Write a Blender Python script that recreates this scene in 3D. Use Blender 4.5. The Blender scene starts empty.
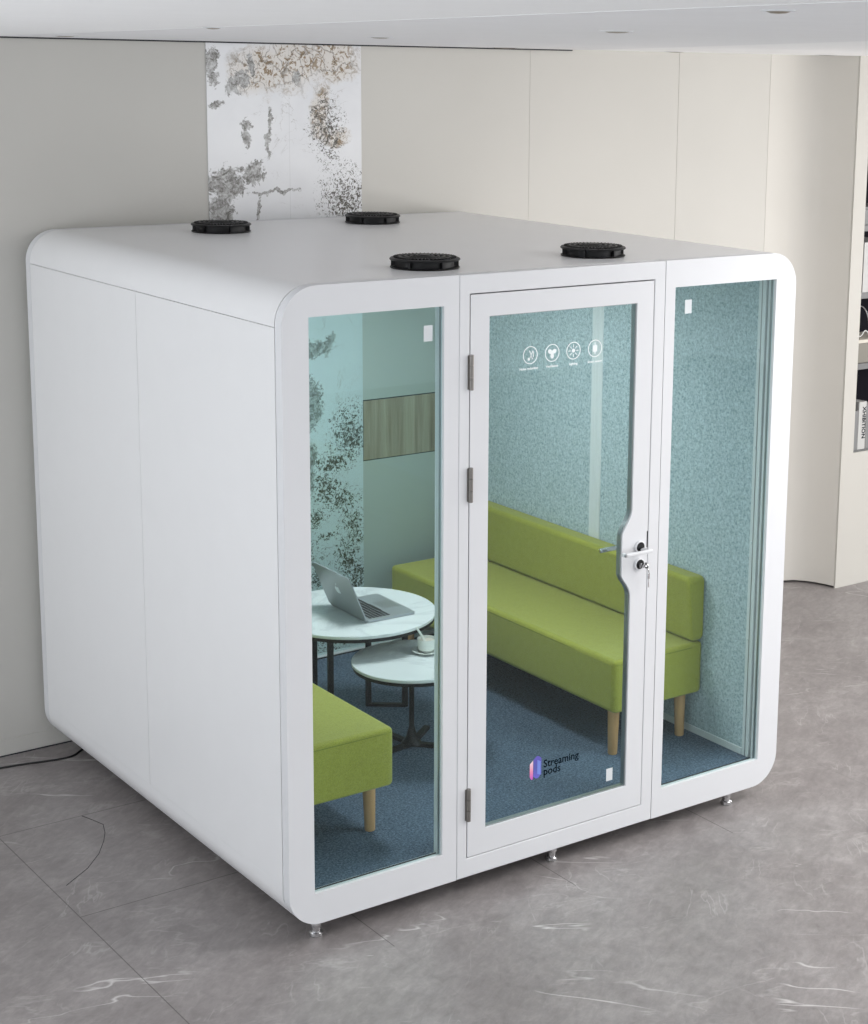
import bpy, bmesh, math, random
from mathutils import Vector, Matrix
from mathutils.geometry import tessellate_polygon
random.seed(7)
C = bpy.context.scene.collection
sc = bpy.context.scene

# ------------------------------------------------------------------ helpers
def finish(bm, smooth=True, ang=math.radians(32)):
    bmesh.ops.recalc_face_normals(bm, faces=bm.faces)
    for f in bm.faces: f.smooth = smooth
    for e in bm.edges:
        if len(e.link_faces) == 2:
            try:
                if e.calc_face_angle() > ang: e.smooth = False
            except ValueError: pass
        else: e.smooth = False

def obj(name, bm, mat, parent=None, bevel=0, seg=2, bang=40, smooth=True):
    finish(bm, smooth)
    me = bpy.data.meshes.new(name); bm.to_mesh(me); bm.free()
    me.materials.append(mat)
    o = bpy.data.objects.new(name, me); C.objects.link(o)
    if parent: o.parent = parent
    if bevel:
        b = o.modifiers.new('bevel', 'BEVEL'); b.width = bevel; b.segments = seg
        b.limit_method = 'ANGLE'; b.angle_limit = math.radians(bang); b.harden_normals = False
    return o

def empty(name, loc=(0, 0, 0), rz=0):
    o = bpy.data.objects.new(name, None); C.objects.link(o)
    o.location = loc; o.rotation_euler = (0, 0, rz); o.empty_display_size = .1
    return o

def tag(o, label=None, cat=None, group=None, kind=None):
    if label: o['label'] = label
    if cat: o['category'] = cat
    if group: o['group'] = group
    if kind: o['kind'] = kind
    return o

def rot_align(v):
    return Vector((0, 0, 1)).rotation_difference(Vector(v).normalized()).to_matrix()

def box(bm, a, b):
    x0, y0, z0 = a; x1, y1, z1 = b
    v = [bm.verts.new(p) for p in ((x0,y0,z0),(x1,y0,z0),(x1,y1,z0),(x0,y1,z0),(x0,y0,z1),(x1,y0,z1),(x1,y1,z1),(x0,y1,z1))]
    for f in ((0,3,2,1),(4,5,6,7),(0,1,5,4),(1,2,6,5),(2,3,7,6),(3,0,4,7)): bm.faces.new([v[i] for i in f])
    return bm

def prism(bm, outer, holes, a, b, plane='xz'):
    """polygon with holes, extruded from a to b along the remaining axis"""
    loops = [outer] + holes
    def P(q, t):
        return (q[0], t, q[1]) if plane == 'xz' else ((q[0], q[1], t) if plane == 'xy' else (t, q[0], q[1]))
    tri = tessellate_polygon([[Vector((q[0], q[1], 0)) for q in L] for L in loops])
    va = [bm.verts.new(P(q, a)) for L in loops for q in L]
    vb = [bm.verts.new(P(q, b)) for L in loops for q in L]
    for t in tri:
        bm.faces.new([va[i] for i in t]); bm.faces.new([vb[i] for i in reversed(t)])
    k = 0
    for L in loops:
        n = len(L)
        for i in range(n):
            i2 = (i + 1) % n
            bm.faces.new([va[k+i], va[k+i2], vb[k+i2], vb[k+i]])
        k += n
    bmesh.ops.dissolve_limit(bm, angle_limit=.001, verts=bm.verts[:], edges=bm.edges[:]) if False else None
    return bm

def arc(cx, cz, r, a0, a1, n=20):
    return [(cx + r*math.cos(math.radians(a0+(a1-a0)*i/n)), cz + r*math.sin(math.radians(a0+(a1-a0)*i/n))) for i in range(n+1)]

def rrect(x0, z0, x1, z1, r, corners=(1, 1, 1, 1), n=16):
    """corners: bottom-left, bottom-right, top-right, top-left"""
    p = []
    p += arc(x0+r, z0+r, r, 180, 270, n) if corners[0] else [(x0, z0)]
    p += arc(x1-r, z0+r, r, 270, 360, n) if corners[1] else [(x1, z0)]
    p += arc(x1-r, z1-r, r, 0, 90, n) if corners[2] else [(x1, z1)]
    p += arc(x0+r, z1-r, r, 90, 180, n) if corners[3] else [(x0, z1)]
    return p

def rect(x0, z0, x1, z1): return [(x0, z0), (x1, z0), (x1, z1), (x0, z1)]

def lathe(bm, prof, c=(0, 0, 0), n=48, M=None):
    """prof: list of (r, z); closed to the axis where r = 0"""
    M = M or Matrix.Identity(3); c = Vector(c); rings = []
    for r, z in prof:
        if r <= 1e-6: rings.append([bm.verts.new(c + M @ Vector((0, 0, z)))])
        else: rings.append([bm.verts.new(c + M @ Vector((r*math.cos(2*math.pi*i/n), r*math.sin(2*math.pi*i/n), z))) for i in range(n)])
    for A, B in zip(rings, rings[1:]):
        if len(A) == 1 and len(B) == 1: continue
        for i in range(n):
            j = (i+1) % n
            if len(A) == 1: bm.faces.new([A[0], B[i], B[j]])
            elif len(B) == 1: bm.faces.new([A[i], A[j], B[0]])
            else: bm.faces.new([A[i], A[j], B[j], B[i]])
    return bm

def cyl(bm, p0, p1, r0, r1=None, n=24):
    r1 = r0 if r1 is None else r1
    p0, p1 = Vector(p0), Vector(p1); L = (p1-p0).length
    return lathe(bm, [(0, 0), (r0, 0), (r1, L), (0, L)], p0, n, rot_align(p1-p0))

def tube(bm, pts, r, n=10, smooth_it=0):
    pts = [Vector(p) for p in pts]
    for _ in range(smooth_it):
        q = [pts[0]]
        for a, b in zip(pts, pts[1:]): q += [a*.75+b*.25, a*.25+b*.75]
        pts = q + [pts[-1]]
    up = Vector((0.13, 0.21, .97)).normalized(); rings = []
    for i, p in enumerate(pts):
        t = (pts[min(i+1, len(pts)-1)] - pts[max(i-1, 0)]).normalized()
        s = t.cross(up)
        s = s.normalized() if s.length > 1e-4 else Vector((1, 0, 0)); u = s.cross(t)
        rings.append([bm.verts.new(p + r*(math.cos(2*math.pi*k/n)*s + math.sin(2*math.pi*k/n)*u)) for k in range(n)])
    for A, B in zip(rings, rings[1:]):
        for k in range(n): bm.faces.new([A[k], A[(k+1) % n], B[(k+1) % n], B[k]])
    bm.faces.new(rings[0]); bm.faces.new(rings[-1])
    return bm

def text_obj(name, body, size, loc, mat, parent, depth=.0004, align='LEFT', weight=0):
    cu = bpy.data.curves.new(name, 'FONT'); cu.body = body; cu.size = size; cu.align_x = align
    cu.extrude = depth; cu.offset = weight; cu.resolution_u = 3
    t = bpy.data.objects.new(name, cu); C.objects.link(t)
    dg = bpy.context.evaluated_depsgraph_get()
    me = bpy.data.meshes.new_from_object(t.evaluated_get(dg))
    bpy.data.objects.remove(t); me.name = name
    me.transform(Matrix.Translation(loc) @ Matrix.Rotation(math.pi/2, 4, 'X'))
    me.materials.clear(); me.materials.append(mat)
    o = bpy.data.objects.new(name, me); C.objects.link(o); o.parent = parent
    return o

# ------------------------------------------------------------------ materials
class NT:
    def __init__(s, name):
        s.m = bpy.data.materials.new(name); s.m.use_nodes = True
        s.t = s.m.node_tree; s.n = s.t.nodes; s.l = s.t.links
        s.b = s.n['Principled BSDF']; s.out = s.n['Material Output']
        s.tc = s.n.new('ShaderNodeTexCoord')
    def put(s, sock, v):
        if hasattr(v, 'links') or isinstance(v, bpy.types.NodeSocket): s.l.new(v, sock)
        else: sock.default_value = v
    def math(s, op, a, b=0.0, c=None, clamp=False):
        n = s.n.new('ShaderNodeMath'); n.operation = op; n.use_clamp = clamp
        s.put(n.inputs[0], a); s.put(n.inputs[1], b)
        if c is not None: s.put(n.inputs[2], c)
        return n.outputs[0]
    def noise(s, scale, detail=4, rough=.55, dist=0, vec=None, off=None, sc3=None, rz=0):
        n = s.n.new('ShaderNodeTexNoise'); n.inputs['Scale'].default_value = scale
        n.inputs['Detail'].default_value = detail; n.inputs['Roughness'].default_value = rough
        n.inputs['Distortion'].default_value = dist
        m = s.n.new('ShaderNodeMapping'); s.l.new(vec or s.tc.outputs['Object'], m.inputs[0])
        if off: m.inputs['Location'].default_value = off
        if sc3: m.inputs['Scale'].default_value = sc3
        if rz:
            m0 = s.n.new('ShaderNodeMapping'); s.l.new(vec or s.tc.outputs['Object'], m0.inputs[0]); m0.inputs['Rotation'].default_value = (0, 0, math.radians(rz)); s.l.new(m0.outputs[0], m.inputs[0])
        s.l.new(m.outputs[0], n.inputs['Vector'])
        return n.outputs[0]
    def ramp(s, v, stops, interp='LINEAR'):
        n = s.n.new('ShaderNodeValToRGB'); s.l.new(v, n.inputs[0]); n.color_ramp.interpolation = interp
        e = n.color_ramp.elements
        while len(e) < len(stops): e.new(.5)
        for q, (p, c) in zip(e, stops):
            q.position = p; q.color = (c[0], c[1], c[2], 1) if not isinstance(c, (int, float)) else (c, c, c, 1)
        return n.outputs[0]
    def mix(s, f, a, b, mode='MIX'):
        n = s.n.new('ShaderNodeMix'); n.data_type = 'RGBA'; n.blend_type = mode
        s.put(n.inputs[0], f); s.put(n.inputs[6], a if not isinstance(a, tuple) else (*a[:3], 1)); s.put(n.inputs[7], b if not isinstance(b, tuple) else (*b[:3], 1))
        return n.outputs[2]
    def xyz(s):
        n = s.n.new('ShaderNodeSeparateXYZ'); s.l.new(s.tc.outputs['Object'], n.inputs[0]); return n.outputs
    def bump(s, h, strength=.1, dist=.01):
        n = s.n.new('ShaderNodeBump'); n.inputs['Strength'].default_value = strength; n.inputs['Distance'].default_value = dist
        s.l.new(h, n.inputs['Height']); s.l.new(n.outputs[0], s.b.inputs['Normal'])
    def blob(s, X, Z, cx, cz, rx, rz):
        a = s.math('DIVIDE', s.math('SUBTRACT', X, cx), rx); b = s.math('DIVIDE', s.math('SUBTRACT', Z, cz), rz)
        d = s.math('SQRT', s.math('ADD', s.math('MULTIPLY', a, a), s.math('MULTIPLY', b, b)))
        return s.math('SUBTRACT', 1.0, d, clamp=True)

def srgb(r, g, b):
    f = lambda c: ((c/255+.055)/1.055)**2.4 if c > 10 else c/255/12.92
    return (f(r), f(g), f(b))

def plain(name, col, rough=.5, metal=0, var=.03, nscale=8, bump=0, bscale=200, coat=0, spec=.5):
    k = NT(name); col = col[:3]
    n = k.noise(nscale, 3)
    dark = tuple(c*(1-var) for c in col); light = tuple(min(1, c*(1+var)) for c in col)
    k.l.new(k.ramp(n, [(.3, dark), (.7, light)]), k.b.inputs['Base Color'])
    k.b.inputs['Roughness'].default_value = rough; k.b.inputs['Metallic'].default_value = metal
    k.b.inputs['Specular IOR Level'].default_value = spec; k.b.inputs['Coat Weight'].default_value = coat
    if bump: k.bump(k.noise(bscale, 2), bump, .002)
    return k.m

M = {}
M['pod_white'] = plain('pod_white', (.80, .80, .81), .30, var=.006, spec=.6)
M['frame_white'] = plain('frame_white', (.71, .715, .735), .4, var=.006)  # pod paint again, darker: weaker light on the front put into the colour
M['inner_white'] = plain('inner_white', (.72, .74, .75), .5, var=.01)
M['alu'] = plain('brushed_aluminium', (.36, .37, .38), .38, .7, var=.03)
M['dark_gap'] = plain('dark_gap', (.05, .05, .055), .8, spec=0)
M['black_plastic'] = plain('black_plastic', (.007, .007, .008), .45, var=.1, spec=.35)
M['black_metal'] = plain('black_metal', (.008, .008, .009), .5, var=.1, spec=.25)
M['chrome'] = plain('chrome', (.62, .62, .63), .16, 1, var=.05)
M['satin'] = plain('satin_steel', (.22, .205, .19), .4, .6, var=.05)
M['sticker'] = plain('white_sticker', (.66, .69, .71), .6)
M['icon_white'] = plain('icon_white', (.88, .92, .93), .6)
M['lettering'] = plain('dark_lettering', (.006, .010, .016), .9, spec=0)
M['porcelain'] = plain('porcelain', (.80, .81, .78), .25, coat=.3)
M['laptop'] = plain('laptop_aluminium', (.36, .38, .40), .36, .4, var=.02)
M['keys'] = plain('black_keys', (.012, .012, .014), .5)
M['screen'] = plain('dark_screen', (.01, .01, .012), .2)
M['logo_light'] = plain('pale_emblem', (.75, .78, .8), .3)
M['ceil_white'] = plain('ceiling_white', (.95, .95, .95), .8, var=.01)
M['ceil_grey'] = plain('ceiling_grey', (.87, .87, .88), .8, var=.012)
M['spot_inner'] = plain('spot_reflector', (.30, .25, .19), .4, .3)
M['cable'] = plain('black_rubber', (.01, .01, .011), .45)

def mat_wall(name, col):
    k = NT(name)
    n = k.noise(1.2, 3)
    k.l.new(k.ramp(n, [(.3, tuple(c*.98 for c in col)), (.7, tuple(c*1.02 for c in col))]), k.b.inputs['Base Color'])
    k.b.inputs['Roughness'].default_value = .7
    k.bump(k.noise(60, 4), .03, .003)
    return k.m
M['wall'] = mat_wall('wall_paint', (.60, .58, .54))
M['wall_dim'] = mat_wall('wall_paint_grey_beige', (.52, .505, .475))
M['block_dimmed'] = mat_wall('wall_block_dimmed', (.54, .52, .48))  # wall colour darkened to offset the strong light falling on the block
M['wall_light'] = mat_wall('wall_paint_light', (.66, .635, .59))

def mat_floor():
    k = NT('grey_marble_floor'); X, Y, Z = k.xyz()
    n1 = k.noise(2.6, 8, .62, .5); n2 = k.noise(15, 8, .72, .6); n3 = k.noise(60, 4, .6)
    st = k.noise(1, 7, .68, .9, sc3=(6, 13, 1), rz=-32); st2 = k.noise(1, 6, .7, .7, sc3=(17, 38, 1), off=(4, 2, 0), rz=-32)
    base = k.ramp(n1, [(.28, (.208, .189, .187)), (.50, (.242, .222, .219)), (.72, (.288, .267, .264))])
    c = k.mix(.55, base, k.ramp(st, [(.30, .38), (.5, .5), (.72, .66)]), 'OVERLAY')
    c = k.mix(.45, c, k.ramp(st2, [(.30, .38), (.5, .5), (.72, .64)]), 'OVERLAY')
    c = k.mix(.6, c, k.ramp(n2, [(.30, .38), (.5, .5), (.72, .64)]), 'OVERLAY')
    # thin pale veins, drawn out along two directions
    def vein(sc3, off, w, gsc, goff, amt, rz):
        v = k.noise(1, 4, .5, .35, off=off, sc3=sc3, rz=rz)
        d = k.math('SUBTRACT', 1.0, k.math('MULTIPLY', k.math('ABSOLUTE', k.math('SUBTRACT', v, .5)), w), clamp=True)
        g = k.math('MULTIPLY', k.math('SUBTRACT', k.noise(gsc, 3, off=goff), .52), 9, clamp=True)
        return k.math('MULTIPLY', k.math('MULTIPLY', d, g), amt)
    c = k.mix(vein((.7, 2.6, 1), (3, 1, 0), 190, 2.2, (9, 0, 0), .75, 38), c, (.62, .60, .59))
    c = k.mix(vein((2.0, 6.5, 1), (11, 6, 0), 75, 3.0, (2, 7, 0), .28, -50), c, (.55, .53, .52))
    c = k.mix(vein((3.0, 9.0, 1), (7, 5, 0), 55, 3.3, (1, 4, 0), .22, 20), c, (.52, .50, .49))
    # tile joints: 0.81 m grid, clear on the left, nearly closed elsewhere
    def line(V, org, per):
        t = k.math('SUBTRACT', V, org); t = k.math('DIVIDE', t, per)
        t = k.math('SUBTRACT', t, k.math('ROUND', t)); t = k.math('MULTIPLY', k.math('ABSOLUTE', t), per)
        return k.math('LESS_THAN', t, .0020)
    lx = k.math('MULTIPLY', line(X, .312, .798), k.math('LESS_THAN', Y, 1.475)); ly = line(Y, -.165, .82)
    left = k.math('LESS_THAN', X, .36); near = k.math('GREATER_THAN', Y, -.175)
    ly = k.math('MULTIPLY', k.math('MULTIPLY', ly, left), k.math('GREATER_THAN', X, -.487))
    ll = k.math('LESS_THAN', X, -.3); g = lx
    g = k.math('MAXIMUM', k.math('MULTIPLY', g, k.math('MAXIMUM', k.math('MULTIPLY_ADD', near, .62, .06), k.math('MULTIPLY', ll, .7))), k.math('MULTIPLY', k.math('MULTIPLY', ly, k.math('GREATER_THAN', Y, .0)), .75))
    farr = k.math('LESS_THAN', X, 2.3)
    g = k.math('MULTIPLY', g, k.math('MULTIPLY_ADD', farr, .75, .25))
    c = k.mix(g, c, (.05, .045, .043))
    k.l.new(c, k.b.inputs['Base Color'])
    k.l.new(k.ramp(n2, [(.3, .36), (.7, .50)]), k.b.inputs['Roughness'])
    k.bump(n1, .04, .004)
    return k.m
M['floor'] = mat_floor()

def mat_marble():
    k = NT('white_vein_marble'); X, Y, Z = k.xyz()
    w = k.noise(7, 6, .65, .4); w2 = k.noise(6, 6, .65, .4, off=(5, 2, 8))
    Xd = k.math('ADD', X, k.math('MULTIPLY', k.math('SUBTRACT', w, .5), .16))
    Zd = k.math('ADD', Z, k.math('MULTIPLY', k.math('SUBTRACT', w2, .5), .16))
    def blobs(L):
        r = None
        for b in L:
            v = k.blob(Xd, Zd, *b); r = v if r is None else k.math('MAXIMUM', r, v)
        return r
    grey = blobs([(1.00, 2.90, .05, .05), (1.045, 2.95, .05, .06), (1.09, 3.01, .04, .07), (.89, 3.00, .05, .12), (.92, 2.83, .07, .02), (1.30, 2.92, .04, .04), (.94, 2.46, .14, .11), (.92, 2.33, .10, .16),
                  (.90, 2.25, .09, .14), (1.08, 2.52, .08, .07), (1.19, 2.43, .20, .013), (1.30, 2.13, .12, .05), (1.13, 2.35, .012, .10),
                  (1.40, 1.68, .09, .06), (1.48, 1.69, .055, .09), (1.36, 1.40, .08, .20), (1.36, 1.12, .05, .20), (1.06, 2.70, .03, .09), (1.17, 2.70, .018, .16)])
    brown = blobs([(1.30, 2.99, .17, .13), (1.12, 2.97, .17, .13), (1.50, 3.02, .16, .12), (1.44, 2.78, .06, .15), (1.52, 2.66, .10, .05), (1.20, 2.14, .10, .06)])
    speck = blobs([(1.56, 2.36, .18, .22), (1.60, 2.22, .16, .12), (1.47, 2.70, .12, .20), (1.58, 1.24, .15, .20), (1.48, 1.12, .16, .09), (1.46, .98, .12, .13), (1.55, .92, .12, .10),
                   (1.60, .78, .10, .17), (1.56, .62, .10, .16), (1.62, .5, .10, .18), (1.40, .86, .08, .09), (1.45, .75, .10, .03), (1.40, .55, .10, .1), (1.45, .30, .2, .2), (1.2, .6, .3, .3)])
    fine = k.noise(24, 8, .74, 1.6); finer = k.noise(62, 6, .7, 1.4)
    vo = k.n.new('ShaderNodeTexVoronoi'); vo.feature = 'DISTANCE_TO_EDGE'; vo.inputs['Scale'].default_value = 11
    mp = k.n.new('ShaderNodeCombineXYZ'); k.l.new(k.math('ADD', Xd, 0), mp.inputs[0]); k.l.new(Zd, mp.inputs[2]); k.l.new(mp.outputs[0], vo.inputs['Vector'])
    crack = k.math('SUBTRACT', 1.0, k.math('MULTIPLY', vo.outputs['Distance'], 26), clamp=True)
    base = k.ramp(k.noise(2.5, 5, .6, .3), [(.3, (.74, .74, .76)), (.7, (.84, .84, .85))])
    # brown wash with dark brown lines
    bm_ = k.math('MULTIPLY', brown, 2.2, clamp=True)
    c = k.mix(k.math('MULTIPLY', bm_, .34), base, (.60, .49, .35))
    c = k.mix(k.math('MULTIPLY', bm_, k.math('MULTIPLY', k.math('SUBTRACT', fine, .515), 22, clamp=True)), c, (.26, .18, .10))
    c = k.mix(k.math('MULTIPLY', k.math('MULTIPLY', bm_, crack), .85), c, (.13, .10, .07))
    # grey blotches with ragged edge
    gm = k.math('MULTIPLY', k.math('SUBTRACT', k.math('MULTIPLY_ADD', fine, 2.0, grey), 1.27), 10, clamp=True)
    gm = k.math('MULTIPLY', gm, k.math('GREATER_THAN', grey, .02))
    c = k.mix(k.math('MULTIPLY', gm, .97), c, k.ramp(k.noise(38, 6, .75, 1.0, off=(3, 3, 1)), [(.38, (.10, .095, .08)), (.48, (.30, .29, .28)), (.62, (.60, .60, .60))]))
    # speckles
    sm = k.math('MULTIPLY', k.math('SUBTRACT', k.math('MULTIPLY_ADD', speck, .16, finer), .59), 24, clamp=True)
    sm = k.math('MULTIPLY', sm, k.math('MULTIPLY', speck, 7, clamp=True))
    c = k.mix(sm, c, (.07, .06, .045))
    # hair cracks
    h = k.noise(3.4, 6, .6, 1.3, off=(2, 8, 1))
    hair = k.math('SUBTRACT', 1.0, k.math('MULTIPLY', k.math('ABSOLUTE', k.math('SUBTRACT', h, .5)), 160), clamp=True)
    hg = k.math('MULTIPLY', k.math('SUBTRACT', k.noise(5, 3, off=(4, 4, 4)), .50), 8, clamp=True)
    c = k.mix(k.math('MULTIPLY', k.math('MULTIPLY', hair, hg), .65), c, (.28, .25, .22))
    seam = k.math('LESS_THAN', k.math('ABSOLUTE', k.math('SUBTRACT', X, 1.275)), .0012)
    c = k.mix(k.math('MULTIPLY', seam, .3), c, (.4, .4, .4))
    k.l.new(c, k.b.inputs['Base Color']); k.b.inputs['Roughness'].default_value = .35
    return k.m
M['marble'] = mat_marble()

def mat_wood(name, a, b, horiz=False, sc=1.0):
    k = NT(name)
    s3 = (60*sc, 60*sc, 2.5) if not horiz else (3, 60, 60)
    n = k.noise(1, 6, .6, .6, sc3=s3); n2 = k.noise(1, 4, .6, .3, sc3=(14*sc, 14*sc, .8))
    c = k.mix(.6, k.ramp(n, [(.3, a), (.7, b)]), k.ramp(n2, [(.35, a), (.6, b)]))
    k.l.new(c, k.b.inputs['Base Color']); k.b.inputs['Roughness'].default_value = .5
    return k.m
M['wood_band'] = mat_wood('oak_cladding', (.27, .19, .12), (.62, .49, .37))
M['leg_wood'] = mat_wood('beech_leg', (.50, .27, .11), (.68, .40, .19), sc=.6)

def mat_felt():
    k = NT('blue_grey_felt')
    a = k.noise(75, 3, .75, .3); b = k.noise(170, 2, .7)
    c = k.mix(.5, k.ramp(a, [(.36, (.20, .28, .31)), (.47, (.41, .50, .54)), (.60, (.63, .72, .755))]),
              k.ramp(b, [(.36, (.24, .33, .37)), (.62, (.60, .70, .73))]))
    k.l.new(c, k.b.inputs['Base Color']); k.b.inputs['Roughness'].default_value = .95
    k.b.inputs['Sheen Weight'].default_value = .2
    k.bump(b, .25, .002)
    return k.m
M['felt'] = mat_felt()

def mat_carpet():
    k = NT('blue_carpet')
    a = k.noise(115, 3, .8); b = k.noise(9, 4, .6)
    c = k.mix(.25, k.ramp(a, [(.38, (.014, .030, .055)), (.62, (.17, .225, .31))]), k.ramp(b, [(.3, (.05, .085, .13)), (.7, (.09, .135, .20))]))
    k.l.new(c, k.b.inputs['Base Color']); k.b.inputs['Roughness'].default_value = 1
    k.bump(a, .6, .004)
    return k.m
M['carpet'] = mat_carpet()

def mat_fabric():
    k = NT('green_weave')
    a = k.noise(190, 3, .7); b = k.noise(30, 4, .65)
    c = k.mix(.4, k.ramp(a, [(.3, (.255, .26, .020)), (.7, (.43, .425, .070))]), k.ramp(b, [(.3, (.31, .31, .025)), (.7, (.38, .375, .05))]))
    k.l.new(c, k.b.inputs['Base Color']); k.b.inputs['Roughness'].default_value = .9
    k.b.inputs['Sheen Weight'].default_value = .25
    k.bump(a, .35, .002)
    return k.m
M['fabric'] = mat_fabric()

def mat_table():
    k = NT('table_marble')
    n = k.noise(2.4, 7, .6, 1.2); d = k.math('ABSOLUTE', k.math('SUBTRACT', n, .5))
    v = k.math('SUBTRACT', 1.0, k.math('MULTIPLY', d, 26), clamp=True)
    c = k.mix(k.math('MULTIPLY', v, .35), (.76, .775, .79), (.46, .49, .53))
    k.l.new(c, k.b.inputs['Base Color']); k.b.inputs['Roughness'].default_value = .22
    return k.m
M['table_top'] = mat_table()

def mat_glass(name='tinted_glass', tint=(.922, .981, .982)):
    k = NT(name); k.n.remove(k.b)
    tr = k.n.new('ShaderNodeBsdfTransparent'); tr.inputs[0].default_value = (*tint, 1)
    gl = k.n.new('ShaderNodeBsdfGlossy'); gl.inputs['Roughness'].default_value = .01; gl.inputs[0].default_value = (.9, .97, .96, 1)
    lw_ = k.n.new('ShaderNodeLayerWeight'); lw_.inputs[0].default_value = .5
    fr = k.math('MULTIPLY_ADD', k.math('POWER', lw_.outputs['Facing'], 5.0), .94, .022)
    mx = k.n.new('ShaderNodeMixShader')
    k.l.new(fr, mx.inputs[0]); k.l.new(tr.outputs[0], mx.inputs[1]); k.l.new(gl.outputs[0], mx.inputs[2])
    k.l.new(mx.outputs[0], k.out.inputs['Surface'])
    return k.m
M['glass'] = mat_glass()

def mat_pill():
    k = NT('blue_violet_emblem'); X, Y, Z = k.xyz()
    t = k.math('DIVIDE', k.math('SUBTRACT', Z, .372), .09, clamp=True)
    c = k.ramp(t, [(0, (.16, .13, .62)), (.5, (.10, .12, .45)), (1, (.14, .10, .50))])
    k.l.new(c, k.b.inputs['Base Color']); return k.m
def mat_pill2():
    k = NT('pink_emblem_facet'); X, Y, Z = k.xyz()
    t = k.math('DIVIDE', k.math('SUBTRACT', Z, .372), .09, clamp=True)
    c = k.ramp(t, [(0, (.55, .08, .55)), (.4, (.85, .28, .45)), (1, (.95, .90, .90))])
    k.l.new(c, k.b.inputs['Base Color']); return k.m
M['pill'] = mat_pill(); M['pill_pink'] = mat_pill2()
M['pill_light'] = plain('light_blue_emblem_facet', (.20, .28, .75), .5)
M['led'] = NT('led_diffuser').m
M['led'].node_tree.nodes['Principled BSDF'].inputs['Base Color'].default_value = (.9, .9, .9, 1)
M['led'].node_tree.nodes['Principled BSDF'].inputs['Emission Color'].default_value = (.95, 1, 1, 1)
M['led'].node_tree.nodes['Principled BSDF'].inputs['Emission Strength'].default_value = 4

# ------------------------------------------------------------------ room
YW, ZC = 2.2611, 3.0897
CX0, FX = 4.306, 4.729     # start of the curved cove / face of the right-hand block
FY = 1.985                 # front face of the right-hand block

bm = bmesh.new(); box(bm, (-5, -9, -.1), (10, YW+.2, 0))
tag(obj('floor', bm, M['floor'], smooth=False), kind='structure')

# small cut line in the floor tile on the left
bm = bmesh.new(); tube(bm, [(-.142, 1.472, .0003), (-.122, 1.408, .0003), (-.105, 1.345, .0003), (-.108, 1.338, .0003), (-.130, 1.27, .0003), (-.165, 1.20, .0003), (-.225, 1.105, .0003), (-.31, 1.01, .0003), (-.43, .92, .0003)], .0012, 6)
tag(obj('trim_1', bm, M['dark_gap']), kind='structure')

bm = bmesh.new(); box(bm, (-5, YW, 0), (2.6410, YW+.2, ZC+.05))
wb = tag(obj('wall_back', bm, M['wall'], smooth=False), kind='structure')
bm = bmesh.new(); box(bm, (-5, YW-.002, .0), (.866, YW, ZC)); obj('grey_beige_panel', bm, M['wall_dim'], wb)
for xa_, xb_ in ((2.6418, 3.6305), (3.6313, CX0)):
    bm = bmesh.new(); box(bm, (xa_, YW-.0006, .012), (xb_, YW+.2, ZC+.05)); obj('wall_panel', bm, M['wall'], wb, bevel=.0015, seg=1)
bm = bmesh.new(); box(bm, (.866, YW-.006, .0), (1.657, YW, ZC)); obj('marble_cladding', bm, M['marble'], wb)
bm = bmesh.new(); box(bm, (1.662, YW-.004, 1.104), (2.64, YW, 1.397)); obj('oak_panel', bm, M['wood_band'], wb)
bm = bmesh.new(); box(bm, (1.658, YW-.001, 1.397), (2.64, YW, 1.402)); box(bm, (1.6575, YW-.001, 1.10), (1.662, YW, 1.40)); box(bm, (1.658, YW-.001, 1.099), (2.64, YW, 1.104))
obj('shadow_gap', bm, M['dark_gap'], wb)
# baseboard
bm = bmesh.new(); box(bm, (-5, YW-.006, .006), (.866, YW-.0021, .078))
tag(obj('baseboard_back', bm, M['wall_dim'], bevel=.001, seg=1), kind='structure')
bm = bmesh.new(); box(bm, (-5, YW-.006, 0), (.866, YW, .006)); tag(obj('trim_2', bm, M['dark_gap']), kind='structure')
# shadow gap under the ceiling
bm = bmesh.new(); box(bm, (-5, YW-.0115, ZC-.006), (2.9, YW-.0065, ZC)); tag(obj('trim_3', bm, M['dark_gap']), kind='structure')

# curved cove and the block with the niche
cove = [(CX0+.0002, YW-.0012), (4.48, YW-.003), (4.56, YW-.013), (4.62, YW-.04), (4.665, YW-.09), (4.695, YW-.15), (4.715, YW-.215), (FX-.002, FY+.012)]
bm = bmesh.new(); pts = cove + [(FX+.09, FY+.012), (FX+.09, YW+.2), (CX0+.0002, YW+.2)]
prism(bm, pts, [], .012, ZC+.05, 'xy')
tag(obj('wall_curved', bm, M['wall_light']), kind='structure')
NX0, NX1, NZ0, NZ1 = 4.828, 5.75, .809, 2.66
bm = bmesh.new()
prism(bm, rect(FX, 0, 8.2, ZC+.05), [rect(NX0, NZ0, NX1, NZ1)], FY, FY+.011, 'xz')
box(bm, (NX0-.006, FY+.011, 0), (NX0, FY+.45, ZC+.05)); box(bm, (NX1, FY+.011, 0), (8.2, FY+.45, ZC+.05))
box(bm, (NX0, FY+.011, 0), (NX1, FY+.45, NZ0)); box(bm, (NX0, FY+.011, NZ1), (NX1, FY+.45, ZC+.05))
wr = tag(obj('wall_right', bm, M['block_dimmed'], smooth=False), kind='structure')
bm = bmesh.new(); box(bm, (NX0, FY+.30, NZ0), (NX1, FY+.32, NZ1)); box(bm, (NX0, FY+.012, NZ0), (NX0+.006, FY+.30, NZ1)); box(bm, (NX1-.006, FY+.012, NZ0), (NX1, FY+.30, NZ1))
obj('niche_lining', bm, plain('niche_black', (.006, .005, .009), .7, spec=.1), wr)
shelf_mat = plain('shelf_grey', (.15, .15, .15), .5)
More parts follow.
